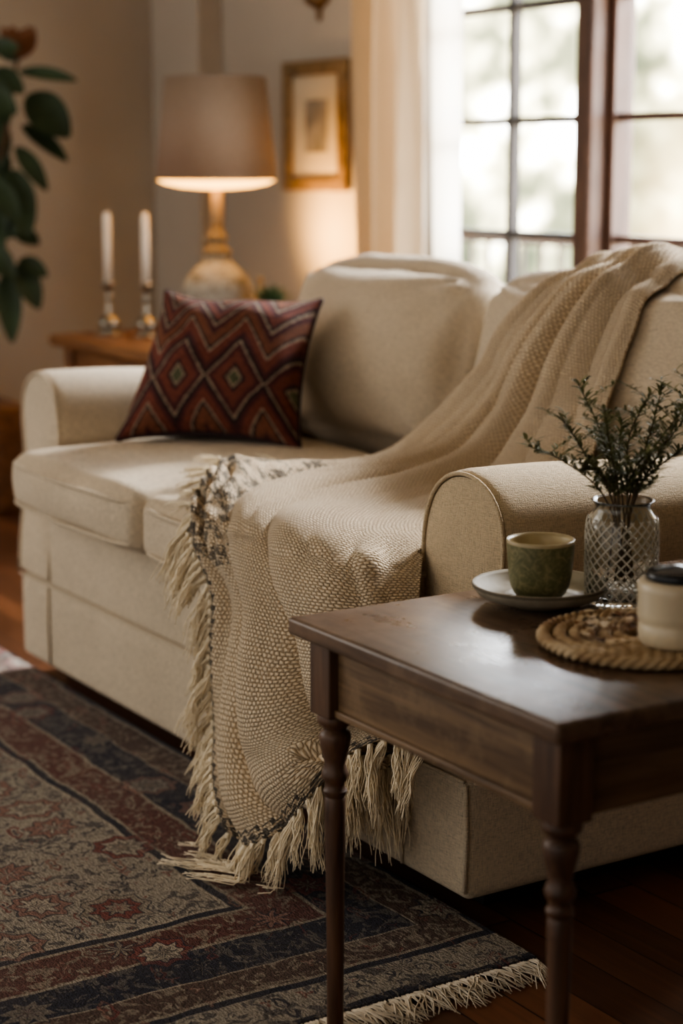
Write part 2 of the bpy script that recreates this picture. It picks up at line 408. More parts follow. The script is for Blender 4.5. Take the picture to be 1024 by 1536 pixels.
for x0,x1,sd in ((-1.585,-.957,0),(-.946,-.165,3)):
    mb=MB(); w=x1-x0; c=((x0+x1)/2,.245,.483)
    mb.rbox(c,(w,.66,.130),.036,puff=(0,.026,.018),m=14,k=4,namp=.007,nsc=6,seed=sd)
    piping_loop(mb,c,w/2-.002,.33+.003,.041,.03,puffy=.016,rad=.0048)
    piping_loop(mb,c,w/2-.002,.33+.003,-.043,.03,puffy=.016,rad=.0042)
    sp.append(build(mb,'seat_cushion',M_sofa,sofa))
tilt=Matrix.Rotation(math.radians(-15),3,'X')
def wr(sd):
    def fn(q,u):
        for cx_,cz_ in ((-1,-1),(1,-1),(-1,1),(1,1)):
            dx,dz=u[0]-cx_,u[2]-cz_; r=math.hypot(dx,dz)
            if r<.9:
                a=math.atan2(dz,dx); q.y+=math.copysign(.009,u[1])*math.sin(a*10+sd)*max(0,1-r/.9)*min(1,r*4)*abs(u[1])
        q.y+=.005*math.sin(u[0]*5+sd+u[2]*3)*(1-u[0]**2)*u[1]
        if u[2]>0: q.z-=.014*u[2]*abs(u[0])**5
        return q
    return fn
for x0,x1,sd in ((-1.645,-.955,5),(-.912,-.165,9)):
    mb=MB(); w=x1-x0
    mb.rbox(((x0+x1)/2,.72,.735),(w,.145,.41),.071,puff=(.012,.100 if sd==5 else .070,.026),m=26,k=6,M=tilt,namp=.009,nsc=5,seed=sd,fn=wr(sd))
    sp.append(build(mb,'back_cushion',M_sofa,sofa))

# ------------------------------------------------------------------ throw blanket
def Lr(a,b,n=7): return [V(a).lerp(V(b),i/(n-1)) for i in range(n)]
def R(xs,ys,zs): return [V(p) for p in zip(xs,ys,zs)]
rows=[Lr((-.62,1.035,.66),(-.38,1.035,.66)),
 Lr((-.62,1.035,.82),(-.38,1.035,.82)),
 Lr((-.62,.97,.905),(-.38,.97,.905)),
 Lr((-.63,.86,.945),(-.38,.86,.945)),
 Lr((-.64,.77,.955),(-.38,.77,.955)),
 Lr((-.675,.665,.885),(-.37,.665,.885)),
 Lr((-.765,.585,.765),(-.365,.585,.765)),
 Lr((-.86,.530,.650),(-.35,.530,.650)),
 Lr((-.89,.44,.582),(-.31,.45,.588)),
 Lr((-.89,.29,.568),(-.25,.32,.570)),
 R((-.96,-.81,-.66,-.52,-.39,-.29,-.20),(.12,.10,.10,.11,.12,.14,.17),(.568,)*7),
 R((-.76,-.67,-.565,-.46,-.355,-.25,-.175),(-.03,-.045,-.05,-.055,-.055,-.03,.05),(.568,.570,.570,.570,.570,.568,.564)),
 R((-.625,-.555,-.475,-.39,-.295,-.18,-.13),(-.115,-.120,-.12,-.12,-.12,-.09,.00),(.52,.52,.52,.52,.52,.52,.525)),
 R((-.540,-.48,-.405,-.33,-.24,-.13,-.09),(-.120,-.125,-.13,-.13,-.13,-.10,-.03),(.44,.44,.44,.44,.44,.45,.46)),
 R((-.535,-.465,-.39,-.315,-.225,-.12,-.06),(-.12,-.135,-.14,-.14,-.13,-.10,-.05),(.33,.33,.335,.34,.36,.39,.40)),
 R((-.520,-.45,-.375,-.30,-.21,-.11,-.05),(-.12,-.145,-.15,-.14,-.12,-.09,-.05),(.22,.22,.225,.25,.31,.35,.35)),
 R((-.47,-.40,-.325,-.25,-.19,-.095,-.04),(-.15,-.17,-.17,-.14,-.11,-.08,-.045),(.135,.13,.16,.215,.285,.325,.32)),
 R((-.40,-.33,-.265,-.215,-.165,-.080,-.025),(-.18,-.18,-.155,-.125,-.10,-.08,-.045),(.068,.068,.115,.180,.255,.300,.298))]
NR=len(rows); NS,NTT=210,480
def surf(s,t):
    n=NR-1; x=t*n; i=min(int(x),n-1); f=x-i
    q=[cr(rows[max(0,min(n,i+k))],s) for k in (-1,0,1,2)]
    if i==0: q[0]=q[1]*2-q[2]
    if i==n-1: q[3]=q[2]*2-q[1]
    p=q
    return .5*((2*p[1])+(p[2]-p[0])*f+(2*p[0]-5*p[1]+4*p[2]-p[3])*f*f+(3*p[1]-p[0]-3*p[2]+p[3])*f**3)
G=[[surf(j/NS,i/NTT) for j in range(NS+1)] for i in range(NTT+1)]
def nrm(G,i,j,k=12):
    a=G[min(i+k,NTT)][j]-G[max(i-k,0)][j]; b=G[i][min(j+k,NS)]-G[i][max(j-k,0)]
    c=a.cross(b); return c.normalized() if c.length>1e-9 else V((0,-1,0))
def interp(x,ks):
    for (a,va),(b,vb) in zip(ks,ks[1:]):
        if x<=b: return va+(vb-va)*(x-a)/(b-a)
    return ks[-1][1]
def sstep(x): x=max(0,min(1,x)); return x*x*(3-2*x)
trees=[]
for o in sp:
    off=V(sofa.location)
    vs=[v.co+off for v in o.data.vertices]; trees.append(BVHTree.FromPolygons(vs,[tuple(p.vertices) for p in o.data.polygons]))
def push(p,eps=.008):
    for tr in trees:
        r=tr.find_nearest(p,.12)
        if r[0] is not None:
            dd=(p-r[0]).dot(r[1])
            if dd<eps and r[3]<.12: p=r[0]+r[1]*eps
    if p.z<.02: p=V((p.x,p.y,.02))
    return p
def smooth(G):
    return [[ (G[i][j]*2+G[i-1][j]+G[i+1][j]+G[i][j-1]+G[i][j+1])/6 if 0<i<NTT and 0<j<NS else G[i][j] for j in range(NS+1)] for i in range(NTT+1)]
# rest the flat sheet on the sofa first, then raise folds from it
for it in range(3):
    G=[[push(p) for p in row] for row in G]
    for k in range(5): G=smooth(G)
NN=[[nrm(G,i,j) for j in range(NS+1)] for i in range(NTT+1)]
G2=[]
for i in range(NTT+1):
    t=i/NTT; rr=t*(NR-1)
    A=interp(rr,[(0,.02),(3,.044),(5,.055),(7,.062),(9,.054),(10.5,.040),(12,.042),(13.5,.068),(16,.076),(17,.062)])
    row=[]
    for j in range(NS+1):
        s_=j/NS; ph=.22*math.sin(rr*.30)-.03*max(0,rr-9.5)
        def pleat(x): return abs(math.sin(math.pi*x))**.72
        sw=s_+.045*math.sin(s_*9+rr*.35)
        k1=pleat(4.6*sw+ph)*(.68+.32*math.sin(9*s_+1+rr*.4)); k2=pleat(3.9*sw+ph)*(.66+.34*math.sin(8*s_+1+rr*.2))
        bl=sstep((rr-7.5)/6)
        w=.86*(k1*(1-bl)+k2*bl)+.14*pleat(8.1*sw-ph*1.5+.3)*(1-.6*bl)
        cr_=noise.noise(V((s_*4.5,rr*.5,0)))*.20
        w=max(0,w+cr_)
        er=sstep((1-s_)*8); el=sstep(s_*12)
        hang=sstep((rr-11)/2)
        w=w*(.2+.8*er); w=w*el+(1-el)*(.20+.20*hang)
        crum=0
        if 9.2<rr<12.6 and s_<.34: crum=.042*(1-s_/.34)*math.sin(math.pi*(rr-9.2)/3.4)*(.5+noise.noise(V((s_*22,rr*4,3))))
        row.append(G[i][j]+NN[i][j]*(A*w+max(0,crum)))
    G2.append(row)
G=[[push(p,.006) for p in row] for row in smooth(G2)]
G=smooth(smooth(G))
UV=[[(j/NS*THW,i/NTT*THL) for j in range(NS+1)] for i in range(NTT+1)]
throw=empty('throw_blanket',(-.45,-.1,.02),'cream woven throw with tassels draped over the sofa','blanket')
mb=MB().grid(G,UV=UV)
cloth=build(mb,'cloth',M_throw,throw,merge=False,recalc=False)
# true-length coordinates for the knit
wid=[sum((G[i][j+1]-G[i][j]).length for j in range(NS)) for i in range(NTT+1)]
wid=[sum(wid[max(0,i-30):i+31])/len(wid[max(0,i-30):i+31]) for i in range(NTT+1)]
vl=[0]
for i in range(NTT): vl.append(vl[-1]+sum((G[i+1][j]-G[i][j]).length for j in range(0,NS+1,10))/(NS//10+1))
kl=cloth.data.uv_layers.new(name='Knit')
for lp_ in cloth.data.loops:
    vi_=lp_.vertex_index; i=vi_//(NS+1); j=vi_%(NS+1)
    kl.data[lp_.index].uv=((j/NS-.5)*wid[i],vl[i])
cloth.data.uv_layers['UVMap'].active_render=True; cloth.data.uv_layers.active=cloth.data.uv_layers['UVMap']
sm=cloth.modifiers.new('thick','SOLIDIFY'); sm.thickness=.006; sm.offset=0
# tassels
def tassel(root,dirv,L,ns=8,grav=1.0,seat=False):
    mb=MB(); root=V(root); L*=random.uniform(.7,1.3)
    sway=V((random.uniform(-.5,.5),random.uniform(-.35,.35),random.uniform(-.2,.1)))
    for k in range(ns):
        d=(V(dirv).normalized()+sway+V((random.uniform(-.18,.18),random.uniform(-.18,.18),random.uniform(-.10,.10)))).normalized()
        p=root+V((random.uniform(-.003,.003),random.uniform(-.003,.003),0)); pts=[V(p)]; l=L*random.uniform(.65,1.15)
        wv=random.uniform(0,6); cu=random.uniform(.002,.0045)
        for q in range(1,11):
            d2=(d+V((0,0,-grav*.13*q))).normalized()
            p=p+d2*(l/10)+V((math.sin(wv+q*1.1),math.cos(wv+q*.9),0))*cu*.6
            fl=.020
            if seat: 
                pp=push(V(p),.004); p=pp
            if p.z<fl:
                ex=fl-p.z; p=V((p.x+dirv[0]*ex*.8-ex*.9,p.y-ex*.9,fl+random.uniform(0,.006)))
            pts.append(V(p))
        mb.tube(pts,.0012,.0008,n=4)
    mb.rbox(root+V(dirv).normalized()*.006,(.008,.008,.011),.0036,k=2)
    return build(mb,'tassel',M_cream,throw,merge=False)
def evenly(pts,n):
    tot=sum((b-a).length for a,b in zip(pts,pts[1:])); out=[]; acc=0; nxt=tot/(2*n)
    for a,b in zip(pts,pts[1:]):
        l=(b-a).length
        while acc+l>=nxt and len(out)<n:
            out.append(a.lerp(b,(nxt-acc)/max(l,1e-9))); nxt+=tot/n
        acc+=l
    return out
hem=[G[NTT][j] for j in range(NS+1)]
for p in evenly(hem,44):
    lf=p.x<-.22
    tassel(p,(-.65 if lf else -.02,-.2,-1),.115,ns=25)
i0=int(8.9/(NR-1)*NTT); i1=int(11.7/(NR-1)*NTT)
for p in evenly([G[i][0] for i in range(i0,i1)],16):
    tassel(p,(-1,-.35,.05),.060,grav=.35,seat=True,ns=14)
for p in evenly([G[i][0] for i in range(i1,NTT-4)],38):
    tassel(p,(-.70,-.45,-.75),.092,grav=1.2,ns=22)

# ------------------------------------------------------------------ kilim pillow
BL,BR,TL,TR=V((-1.50,.14,.565)),V((-1.20,.42,.56)),V((-1.60,.315,.872)),V((-1.30,.535,.862))
nn=(BR-BL).cross(TL-BL).normalized()
pil=empty('throw_pillow',(-1.38,.3,.56),'rust and maroon kilim pillow with diamond and zigzag pattern','pillow')
def pside(sg):
    rows=[];uvs=[]
    N=36
    for i in range(N+1):
        row=[];ur=[]
        for j in range(N+1):
            u=math.sin((j/N-.5)*math.pi); v=math.sin((i/N-.5)*math.pi)
            uu=u*(1-.09*(1-v*v)*abs(u)+.02*(u*v)**6); vv=v*(1-.15*(1-u*u)*abs(v)+.02*(u*v)**6)
            vv+=.03*math.sin(u*4)*max(0,v)*(1-u*u)
            a=(uu+1)/2; b=(vv+1)/2
            p=BL.lerp(BR,a).lerp(TL.lerp(TR,a),b)
            T=.116*((1-u*u)*(1-v*v))**.48+.004
            T+=.026*noise.noise(V((u*2.6,v*2.6,sg)))*(1-u*u)*(1-v*v)
            row.append(p+nn*T*sg); ur.append(((u+1)/2,(v+1)/2))
        rows.append(row);uvs.append(ur)
    return rows,uvs
mb=MB(); r1,u1=pside(1); mb.grid(r1,UV=u1); build(mb,'pillow_front',M_kilim,pil,merge=False,recalc=False)
mb=MB(); r2,u2=pside(-1); mb.grid([r[::-1] for r in r2])
N=36; ring=lambda r:[r[0][j] for j in range(N)]+[r[i][N] for i in range(N)]+[r[N][N-j] for j in range(N)]+[r[N-i][0] for i in range(N)]
mb.grid([ring(r1),ring(r2)],cv=True)
build(mb,'pillow_back',linen('maroon_cloth',(.05,.015,.013)),pil,merge=False)
mb=MB(); rg=ring([[ (a+b)/2 for a,b in zip(x,y)] for x,y in zip(r1,r2)]); mb.tube(rg+[rg[0]],.0055,n=6,cap=False)
build(mb,'piping',linen('dark_piping',(.04,.014,.014)),pil,merge=False)

# ------------------------------------------------------------------ side table (near)
tb=empty('side_table',(.43,.02,0),'dark walnut side table with turned legs','table')
tx0,tx1,ty0,ty1,tz=.150,.706,-.402,.44,.58
mb=MB().rbox(((tx0+tx1)/2,(ty0+ty1)/2,tz-.012),(tx1-tx0,ty1-ty0,.024),.006,k=3,m=2)
build(mb,'tabletop',M_dwood,tb)
ins=.045; lw=.048
lx=(tx0+ins,tx1-ins); ly=(ty0+ins,ty1-ins)
az=tz-.024-.05
for y,sg in zip(ly,(-1,1)):
    mb=MB().rbox((sum(lx)/2,y,az),(lx[1]-lx[0]-lw,.022,.10),.002)
    build(mb,'apron',M_dwooda,tb)
Mside=wood('walnut_side',(.19,.118,.066),(.07,.042,.025),.4,axis=1)
for x in lx:
    mb=MB().rbox((x,sum(ly)/2,az),(.022,ly[1]-ly[0]-lw,.10),.002); build(mb,'apron',Mside,tb)
mb=MB().rbox((sum(lx)/2,ly[0]-.0135,az-.044),(lx[1]-lx[0]-lw,.006,.010),.002,k=2); build(mb,'apron_bead',M_dwooda,tb)
lp=[(.0095,0),(.0112,.006),(.0115,.10),(.0125,.22),(.0138,.32),(.0142,.338),(.0125,.342),(.0155,.346),(.0160,.351),(.0130,.355),(.0132,.362),(.0170,.367),(.0182,.373),(.0160,.379),(.0135,.386),(.0155,.396),(.0195,.412),(.0212,.424),(.0195,.430),(.0145,.434),(.0165,.438),(.0220,.442),(.0238,.448),(.0215,.455)]
for x in lx:
    for y in ly:
        mb=MB().lathe(lp,(x,y,0),28); mb.rbox((x,y,.5045),(lw,lw,.101),.003)
        ob=build(mb,'leg',M_dwoodz,tb)
        md=ob.modifiers.new('es','EDGE_SPLIT'); md.split_angle=math.radians(40)

# saucer + cup
cx,cy=.270,-.084
sa=MB().lathe([(.0,.003),(.034,.0),(.040,.0),(.042,.004),(.066,.008),(.082,.015),(.089,.024),(.0905,.028),(.0885,.030),(.085,.026),(.078,.017),(.060,.012),(.050,.0115),(.047,.0135),(.042,.012),(.035,.009),(0,.009)],(cx,cy,tz+.0005),56,cap=False)
def saucer_mat():
    m=Mt('grey_stoneware',rough=.6,Specular_IOR_Level=.3); c=m.co(); o=m.xyz(c)
    r=m.math('SQRT',m.math('ADD',m.math('MULTIPLY',o[0],o[0]),m.math('MULTIPLY',o[1],o[1])))
    n=m.noise(c,30,3)
    base=m.ramp(n,[(.35,(.25,.22,.165)),(.65,(.36,.32,.25))])
    m.set('Base Color',m.mix(m.math('GREATER_THAN',r,.0893),base,(.12,.10,.07))); return m.m
top(build(sa,'saucer',saucer_mat(),loc=(cx,cy,tz)),'grey-beige stoneware saucer with raised rim under the cup','saucer')
def cup_mat():
    m=Mt('olive_glaze',rough=.42); c=m.co(); 
    n=m.noise(c,70,4,.6,dist=2)
    m.set('Base Color',m.ramp(n,[(.36,(.24,.215,.11)),(.5,(.15,.145,.066)),(.66,(.11,.110,.050))])); m.bump(n,.15,.001); return m.m
cup=empty('cup',(cx,cy,tz+.009),'olive green mottled ceramic cup on the saucer','cup')
zb=tz+.0098; M_cup=cup_mat()
mb=MB().lathe([(0,.0),(.026,0),(.029,.002),(.034,.007),(.0385,.016),(.0415,.030),(.0435,.050),(.0447,.070),(.0447,.077)],(cx,cy,zb),48,cap=False)
build(mb,'cup_body',M_cup,cup)
mb=MB().lathe([(.0450,.0745),(.0454,.078),(.0439,.0795),(.0417,.074),(.040,.045),(.036,.018),(.025,.008),(0,.008)],(cx,cy,zb),48,cap=False)
build(mb,'cup_lining',plain('cream_lining',(.44,.36,.21),.35),cup)

# glass vase
def glass_mat(name,col,rough=.03,tw=1.0):
    m=Mt(name,col,rough); m.set('Transmission Weight',tw); m.set('IOR',1.45); return m.m
vx,vy=.324,.009
vase=empty('glass_vase',(vx,vy,tz),'cut glass vase with diamond lattice and herb sprigs','vase')
vp=[(.0,.001),(.042,.001),(.046,.006),(.047,.03),(.0475,.07),(.0475,.10),(.046,.116),(.039,.126),(.036,.132),(.038,.137),(.042,.141)]
vi=[(.0395,.141),(.0355,.136),(.0335,.132),(.0365,.124),(.0435,.113),(.045,.10),(.045,.07),(.0445,.03),(.042,.012),(0,.010)]
mb=MB().lathe(vp+vi,(vx,vy,tz),56,cap=False); build(mb,'glass_body',glass_mat('clear_glass',(.9,.9,.84)),vase)
mb=MB()
def vr(z): 
    for (r0,z0),(r1,z1) in zip(vp[1:],vp[2:]):
        if z<=z1: return r0+(r1-r0)*(z-z0)/max(1e-6,z1-z0)
    return .04
for sgn in (1,-1):
    for k in range(22):
        pts=[]
        for q in range(25):
            z=.006+.112*q/24; a=k*2*math.pi/22+sgn*q/24*2.2
            r=vr(z)+.0006; pts.append((vx+r*math.cos(a),vy+r*math.sin(a),tz+z))
        mb.tube(pts,.0011,n=5)
build(mb,'diamond_lattice',plain('frosted_ridge',(.52,.48,.40),.25,bump=0),vase,merge=False)
# herb sprigs
Rv=V((.531,.847,0)); Hv=V((-.847,.531,0))
tips=[(-.125,.070,.01),(-.085,.11,-.03),(-.06,.15,.02),(-.035,.125,-.05),(.0,.10,.03),(.03,.14,-.01),(.090,.175,.02),(.06,.115,-.04),(.080,.06,.03),(-.03,.08,.05),(.02,.07,-.06),(-.06,.05,-.04),(.10,.12,.04),(.055,.14,.05)]
def leaf(lb,p,d,L,W,up,seg=4):
    d=d.normalized(); sd=d.cross(up); sd=sd.normalized() if sd.length>1e-4 else d.orthogonal().normalized(); n_=sd.cross(d)
    rows=[]
    for q in range(seg+1):
        f=q/seg; w=W*math.sin(math.pi*min(1,f*.93+.04))**.8; c=p+d*L*f+n_*(-L*.18*f*f)
        rows.append([c-sd*w+n_*w*.3,c,c+sd*w+n_*w*.3])
    lb.grid(rows)
for k,(dr,dz,dd) in enumerate(tips):
    base=V((vx,vy,tz+.03))+V((random.uniform(-.02,.02),random.uniform(-.02,.02),0))
    mouth=V((vx,vy,tz+.141))+Rv*dr*.18+Hv*dd*.2; tip=V((vx,vy,tz+.141))+Rv*dr+Hv*dd+V((0,0,dz))
    mid=mouth.lerp(tip,.5)+V((random.uniform(-.012,.012),random.uniform(-.012,.012),.012)); P=[base,mouth,mid,tip]
    pts=[cr(P,i/16) for i in range(17)]
    mb=MB().tube(pts,.0015,.0006,n=5)
    st=build(mb,'herb_sprig',M_stem,loc=base,merge=False); top(st,'dark green herb sprig standing in the glass vase','herb sprig','herb sprigs in the vase')
    lb=MB()
    for q in range(38):
        f=.36+.64*q/37; c=cr(P,f); tdir=(cr(P,min(1,f+.03))-cr(P,max(0,f-.03))).normalized()
        for side in (0,1):
            a=random.uniform(0,6.28); rd=V((math.cos(a),math.sin(a),random.uniform(-.3,.5)))
            leaf(lb,c,tdir*.7+rd*.8,random.uniform(.010,.020),random.uniform(.0014,.0027),V((0,0,1)))
    for b in range(9):
        f=.36+.075*b; c=cr(P,min(1,f)); a=random.uniform(0,6.28); rd=V((math.cos(a),math.sin(a),.6)).normalized()
        tip2=c+rd*random.uniform(.02,.048); lb.tube([c,c.lerp(tip2,.5)+V((0,0,.003)),tip2],.0007,.0004,n=4)
        for q in range(11):
            cc=c.lerp(tip2,.25+.75*q/10); a=random.uniform(0,6.28)
            leaf(lb,cc,rd*.7+V((math.cos(a),math.sin(a),.2)),random.uniform(.008,.014),.0019,V((0,0,1)))
    build(lb,'leaves',M_herb,st,merge=False,recalc=False)

# braided mat with dried petals
qx,qy=.505,-.110
def braid_mat():
    m=Mt('braided_straw',rough=.8); c=m.co(); v=m.noise(c,28,2)
    m.set('Base Color',m.ramp(v,[(.35,(.26,.16,.085)),(.5,(.42,.30,.17)),(.65,(.54,.42,.27))])); m.bump(m.noise(c,350,3),.5,.002); return m.m
M_braid=braid_mat()
mb=MB().lathe([(0,0),(.112,0),(.114,.003),(.112,.005),(0,.005)],(qx,qy,tz+.0005),64,cap=False)
def rope(mb,R_,z,rr,strands,twist,sr):
    n=220
    for k in range(strands):
        pts=[]
        for i in range(n+1):
            a=2*math.pi*i/n; ph=a*twist+k*2*math.pi/strands
            r=R_+rr*math.cos(ph); pts.append((qx+r*math.cos(a),qy+r*math.sin(a),z+rr*.8*math.sin(ph)))
        mb.tube(pts,sr,n=6,cap=False)
rope(mb,.1205,tz+.0098,.0050,3,20,.0044)
rope(mb,.1015,tz+.0098,.0050,3,17,.0042)
for q,(r_,t_) in enumerate(((.083,14),(.065,11),(.047,8),(.029,5))): rope(mb,r_,tz+.0094,.0046,3,t_,.0041)
tray=top(build(mb,'round_mat',M_braid,merge=False,loc=(qx,qy,tz)),'round braided straw mat on the table','mat')
mb=MB()
def petal_mat():
    m=Mt('dried_petals',rough=.9,Specular_IOR_Level=.1); c=m.co(); 
    m.set('Base Color',m.ramp(m.xyz(m.vor(c,60,out=1))[0],[(0,(.08,.045,.025)),(.25,(.20,.10,.045)),(.45,(.54,.42,.27)),(.7,(.11,.06,.035)),(.85,(.62,.52,.38))],'CONSTANT')); return m.m
for k in range(60):
    a=random.uniform(0,6.28); r=.092*math.sqrt(random.random()); p=V((qx+r*math.cos(a),qy+r*math.sin(a),tz+.0180+random.uniform(0,.005)))
    if (p-V((.565,-.112,p.z))).length<.058: continue
    d=V((random.uniform(-1,1),random.uniform(-1,1),random.uniform(-.05,.3)))
    leaf(mb,p,d,random.uniform(.014,.026),random.uniform(.005,.009),V((0,0,1)))
pt=build(mb,'potpourri',petal_mat(),merge=False,recalc=False,loc=(qx,qy,tz+.015)); top(pt,'dried petals and bark pieces scattered on the mat','potpourri'); pt['kind']='stuff'
# jar
jx,jy,jz=.565,-.112,tz+.0165
jar=empty('ceramic_jar',(jx,jy,jz),'cream glazed ceramic jar with dark lid on the mat','jar')
mb=MB().lathe([(0,0),(.040,0),(.044,.004),(.0455,.016),(.0450,.024),(.0435,.027),(.0455,.030),(.0465,.038),(.0465,.060),(.0475,.066),(.0470,.072),(.044,.077),(.040,.078),(0,.078)],(jx,jy,jz),48,cap=False); build(mb,'jar_body',M_jar,jar)
mb=MB().lathe([(.036,.0785),(.038,.079),(.039,.085),(.034,.089),(.015,.092),(.008,.094),(0,.095)],(jx,jy,jz),48,cap=True); build(mb,'jar_lid',M_lid,jar)
# candle glass
gx,gy=.385,.135
cg=empty('candle_glass',(gx,gy,tz),'amber glass candle holder beside the vase','candle')
mb=MB().lathe([(0,.001),(.030,.001),(.033,.006),(.035,.10),(.0335,.10),(.0315,.01),(0,.008)],(gx,gy,tz),36,cap=False); build(mb,'glass_cup',plain('amber_ceramic',(.34,.24,.13),.25),cg)
mb=MB().lathe([(0,.0085),(.0308,.011),(.032,.06),(0,.062)],(gx,gy,tz),30,cap=False); build(mb,'wax',M_candle,cg)

# ------------------------------------------------------------------ rug
rx0,rx1,ry1=-1.97,.15,.022; rcx=(rx0+rx1)/2; rcy=ry1-RW/2
rug=empty('rug',(rcx,rcy,0),'worn persian rug in navy, red and cream with fringe','rug')
mb=MB().rbox((rcx,rcy,.0065),(RL,RW,.011),.004,k=2,m=2); build(mb,'rug_pile',M_rug,rug)
for xe,sg in ((rx1,1),(rx0,-1)):
    mb=MB(); y=ry1-.004
    while y>ry1-RW:
        L=random.uniform(.045,.075); a=random.uniform(-.6,.6)
        for q in range(5):
            y0=y+random.uniform(-.006,.006); a2=a+random.uniform(-.35,.35); L2=L*random.uniform(.7,1.1)
            mb.tube([(xe-sg*.003,y0,.008),(xe+sg*L2*.3,y0+a2*L2*.2,.009+random.uniform(0,.005)),(xe+sg*L2*.6,y0+a2*L2*.6+random.uniform(-.006,.006),.006+random.uniform(0,.004)),(xe+sg*L2,y0+a2*L2+random.uniform(-.008,.008),.003)],.0016,.0009,n=4)
        y-=.0075
    fr=build(mb,'fringe',plain('rug_fringe_cotton',(.68,.60,.48),.9,var=.2,sc=40) if sg==1 else M_cream,rug,merge=False); fr['kind']='stuff'

# ------------------------------------------------------------------ console table, lamp, candles
ct=empty('console_table',(-3.0,1.13,0),'honey brown wooden console table beyond the sofa','table')
mb=MB().rbox((-3.0,1.135,.60),(.86,.67,.04),.015,k=3); build(mb,'tabletop',M_swood,ct)
mb=MB().rbox((-3.0,1.135,.54),(.74,.56,.08),.004); build(mb,'apron',M_swood,ct)
for x in (-3.36,-2.64):
    for y in (.86,1.41):
        mb=MB().rbox((x,y,.29),(.05,.05,.58),.006); build(mb,'leg',M_swood,ct)
lx_,ly_=-3.10,1.25
lamp=empty('table_lamp',(lx_,ly_,.62),'ceramic table lamp with taupe drum shade, lit','lamp')
def lampbody():
    m=Mt('mottled_glaze',rough=1.0,Specular_IOR_Level=.0); c=m.co()
    n=m.noise(c,26,4,.6)
    m.set('Base Color',m.ramp(n,[(.38,(.20,.18,.145)),(.50,(.36,.335,.285)),(.66,(.44,.415,.36))])); m.bump(m.noise(c,40,3),.3,.003); return m.m
bp=[(.0,0),(.070,.0),(.076,.008),(.072,.02),(.084,.045),(.104,.085),(.114,.12),(.113,.150),(.100,.182),(.076,.208),(.054,.226),(.040,.240),(.040,.255),(0,.255)]
rib=[]
for (r0,z0),(r1,z1) in zip(bp,bp[1:]):
    for q in range(5):
        r=r0+(r1-r0)*q/5; z=z0+(z1-z0)*q/5
        rib.append((r+(.0022*math.sin(z*430) if .03<z<.22 else 0),z))
rib.append(bp[-1])
mb=MB().lathe(rib,(lx_,ly_,.6205),48,cap=False); build(mb,'lamp_base',lampbody(),lamp)
mb=MB().lathe([(.040,.253),(.046,.262),(.044,.272),(.030,.282),(.024,.295),(.032,.305),(.034,.315),(.024,.325),(.018,.335),(.022,.343),(.016,.35)],(lx_,ly_,.6205),36,cap=True); build(mb,'collar',M_brass,lamp)
mb=MB().lathe([(.018,.350),(.0175,.44),(.017,.475)],(lx_,ly_,.6205),24); build(mb,'neck',plain('tan_neck',(.45,.33,.2),.8),lamp)
def shade_mat():
    m=Mt('taupe_linen_shade',rough=.9); c=m.co(); n=m.noise(m.scale(c,(300,300,60)),1,2)
    m.set('Base Color',m.ramp(n,[(.3,(.25,.195,.145)),(.7,(.32,.25,.19))]))
    tr=m.t.nodes.new('ShaderNodeBsdfTranslucent'); tr.inputs[0].default_value=(.55,.35,.22,1)
    mx=m.t.nodes.new('ShaderNodeMixShader'); mx.inputs[0].default_value=.12
    out=[n for n in m.t.nodes if n.type=='OUTPUT_MATERIAL'][0]
    m.t.links.new(m.b.outputs[0],mx.inputs[1]); m.t.links.new(tr.outputs[0],mx.inputs[2]); m.t.links.new(mx.outputs[0],out.inputs[0]); return m.m
mb=MB().lathe([(.193,1.112),(.160,1.43),(.157,1.43),(.190,1.112),(.193,1.112)],(lx_,ly_,0),64,cap=False); build(mb,'lamp_shade',shade_mat(),lamp)
em=Mt('shade_opening_glow',(.9,.7,.4),.5); em.set('Emission Color',(1,.47,.10)); em.set('Emission Strength',7)  # glowing bowl added to stand in for the lit opening under the shade
mb=MB().lathe([(.188,1.116),(.186,1.110),(.16,1.098),(.11,1.088),(.05,1.083),(.018,1.082),(.018,1.086),(.05,1.087),(.11,1.092),(.16,1.102),(.183,1.113),(.188,1.116)],(lx_,ly_,0),64,cap=False); build(mb,'opening_glow_bowl',em.m,lamp)
mb=MB().lathe([(0,1.20),(.03,1.21),(.035,1.24),(.02,1.275),(0,1.285)],(lx_,ly_,0),20,cap=False); 
eb=Mt('bulb_glass',(.9,.8,.6),.4); eb.set('Emission Color',(1,.6,.25)); eb.set('Emission Strength',6); build(mb,'bulb',eb.m,lamp)
def light(name,typ,loc,energy,col,**kw):
    l=bpy.data.lights.new(name,typ); l.energy=energy; l.color=col
    for k,v in kw.items(): setattr(l,k,v)
    o=bpy.data.objects.new(name,l); o.location=loc; COL.objects.link(o); return o
pool_spot=light('lamp_and_added_light','SPOT',(lx_-.10,ly_+.22,.90),38,(1,.52,.15),shadow_soft_size=.02,spot_size=math.radians(130),spot_blend=1.0)  # unseen spot added behind the lamp base to make the wall glow
pool_spot.rotation_euler=(V((-3.14,1.75,.96))-pool_spot.location).to_track_quat('-Z','Y').to_euler()
light('lamp_and_added_light','POINT',(lx_,ly_,1.33),2.0,(1,.66,.36),shadow_soft_size=.04)
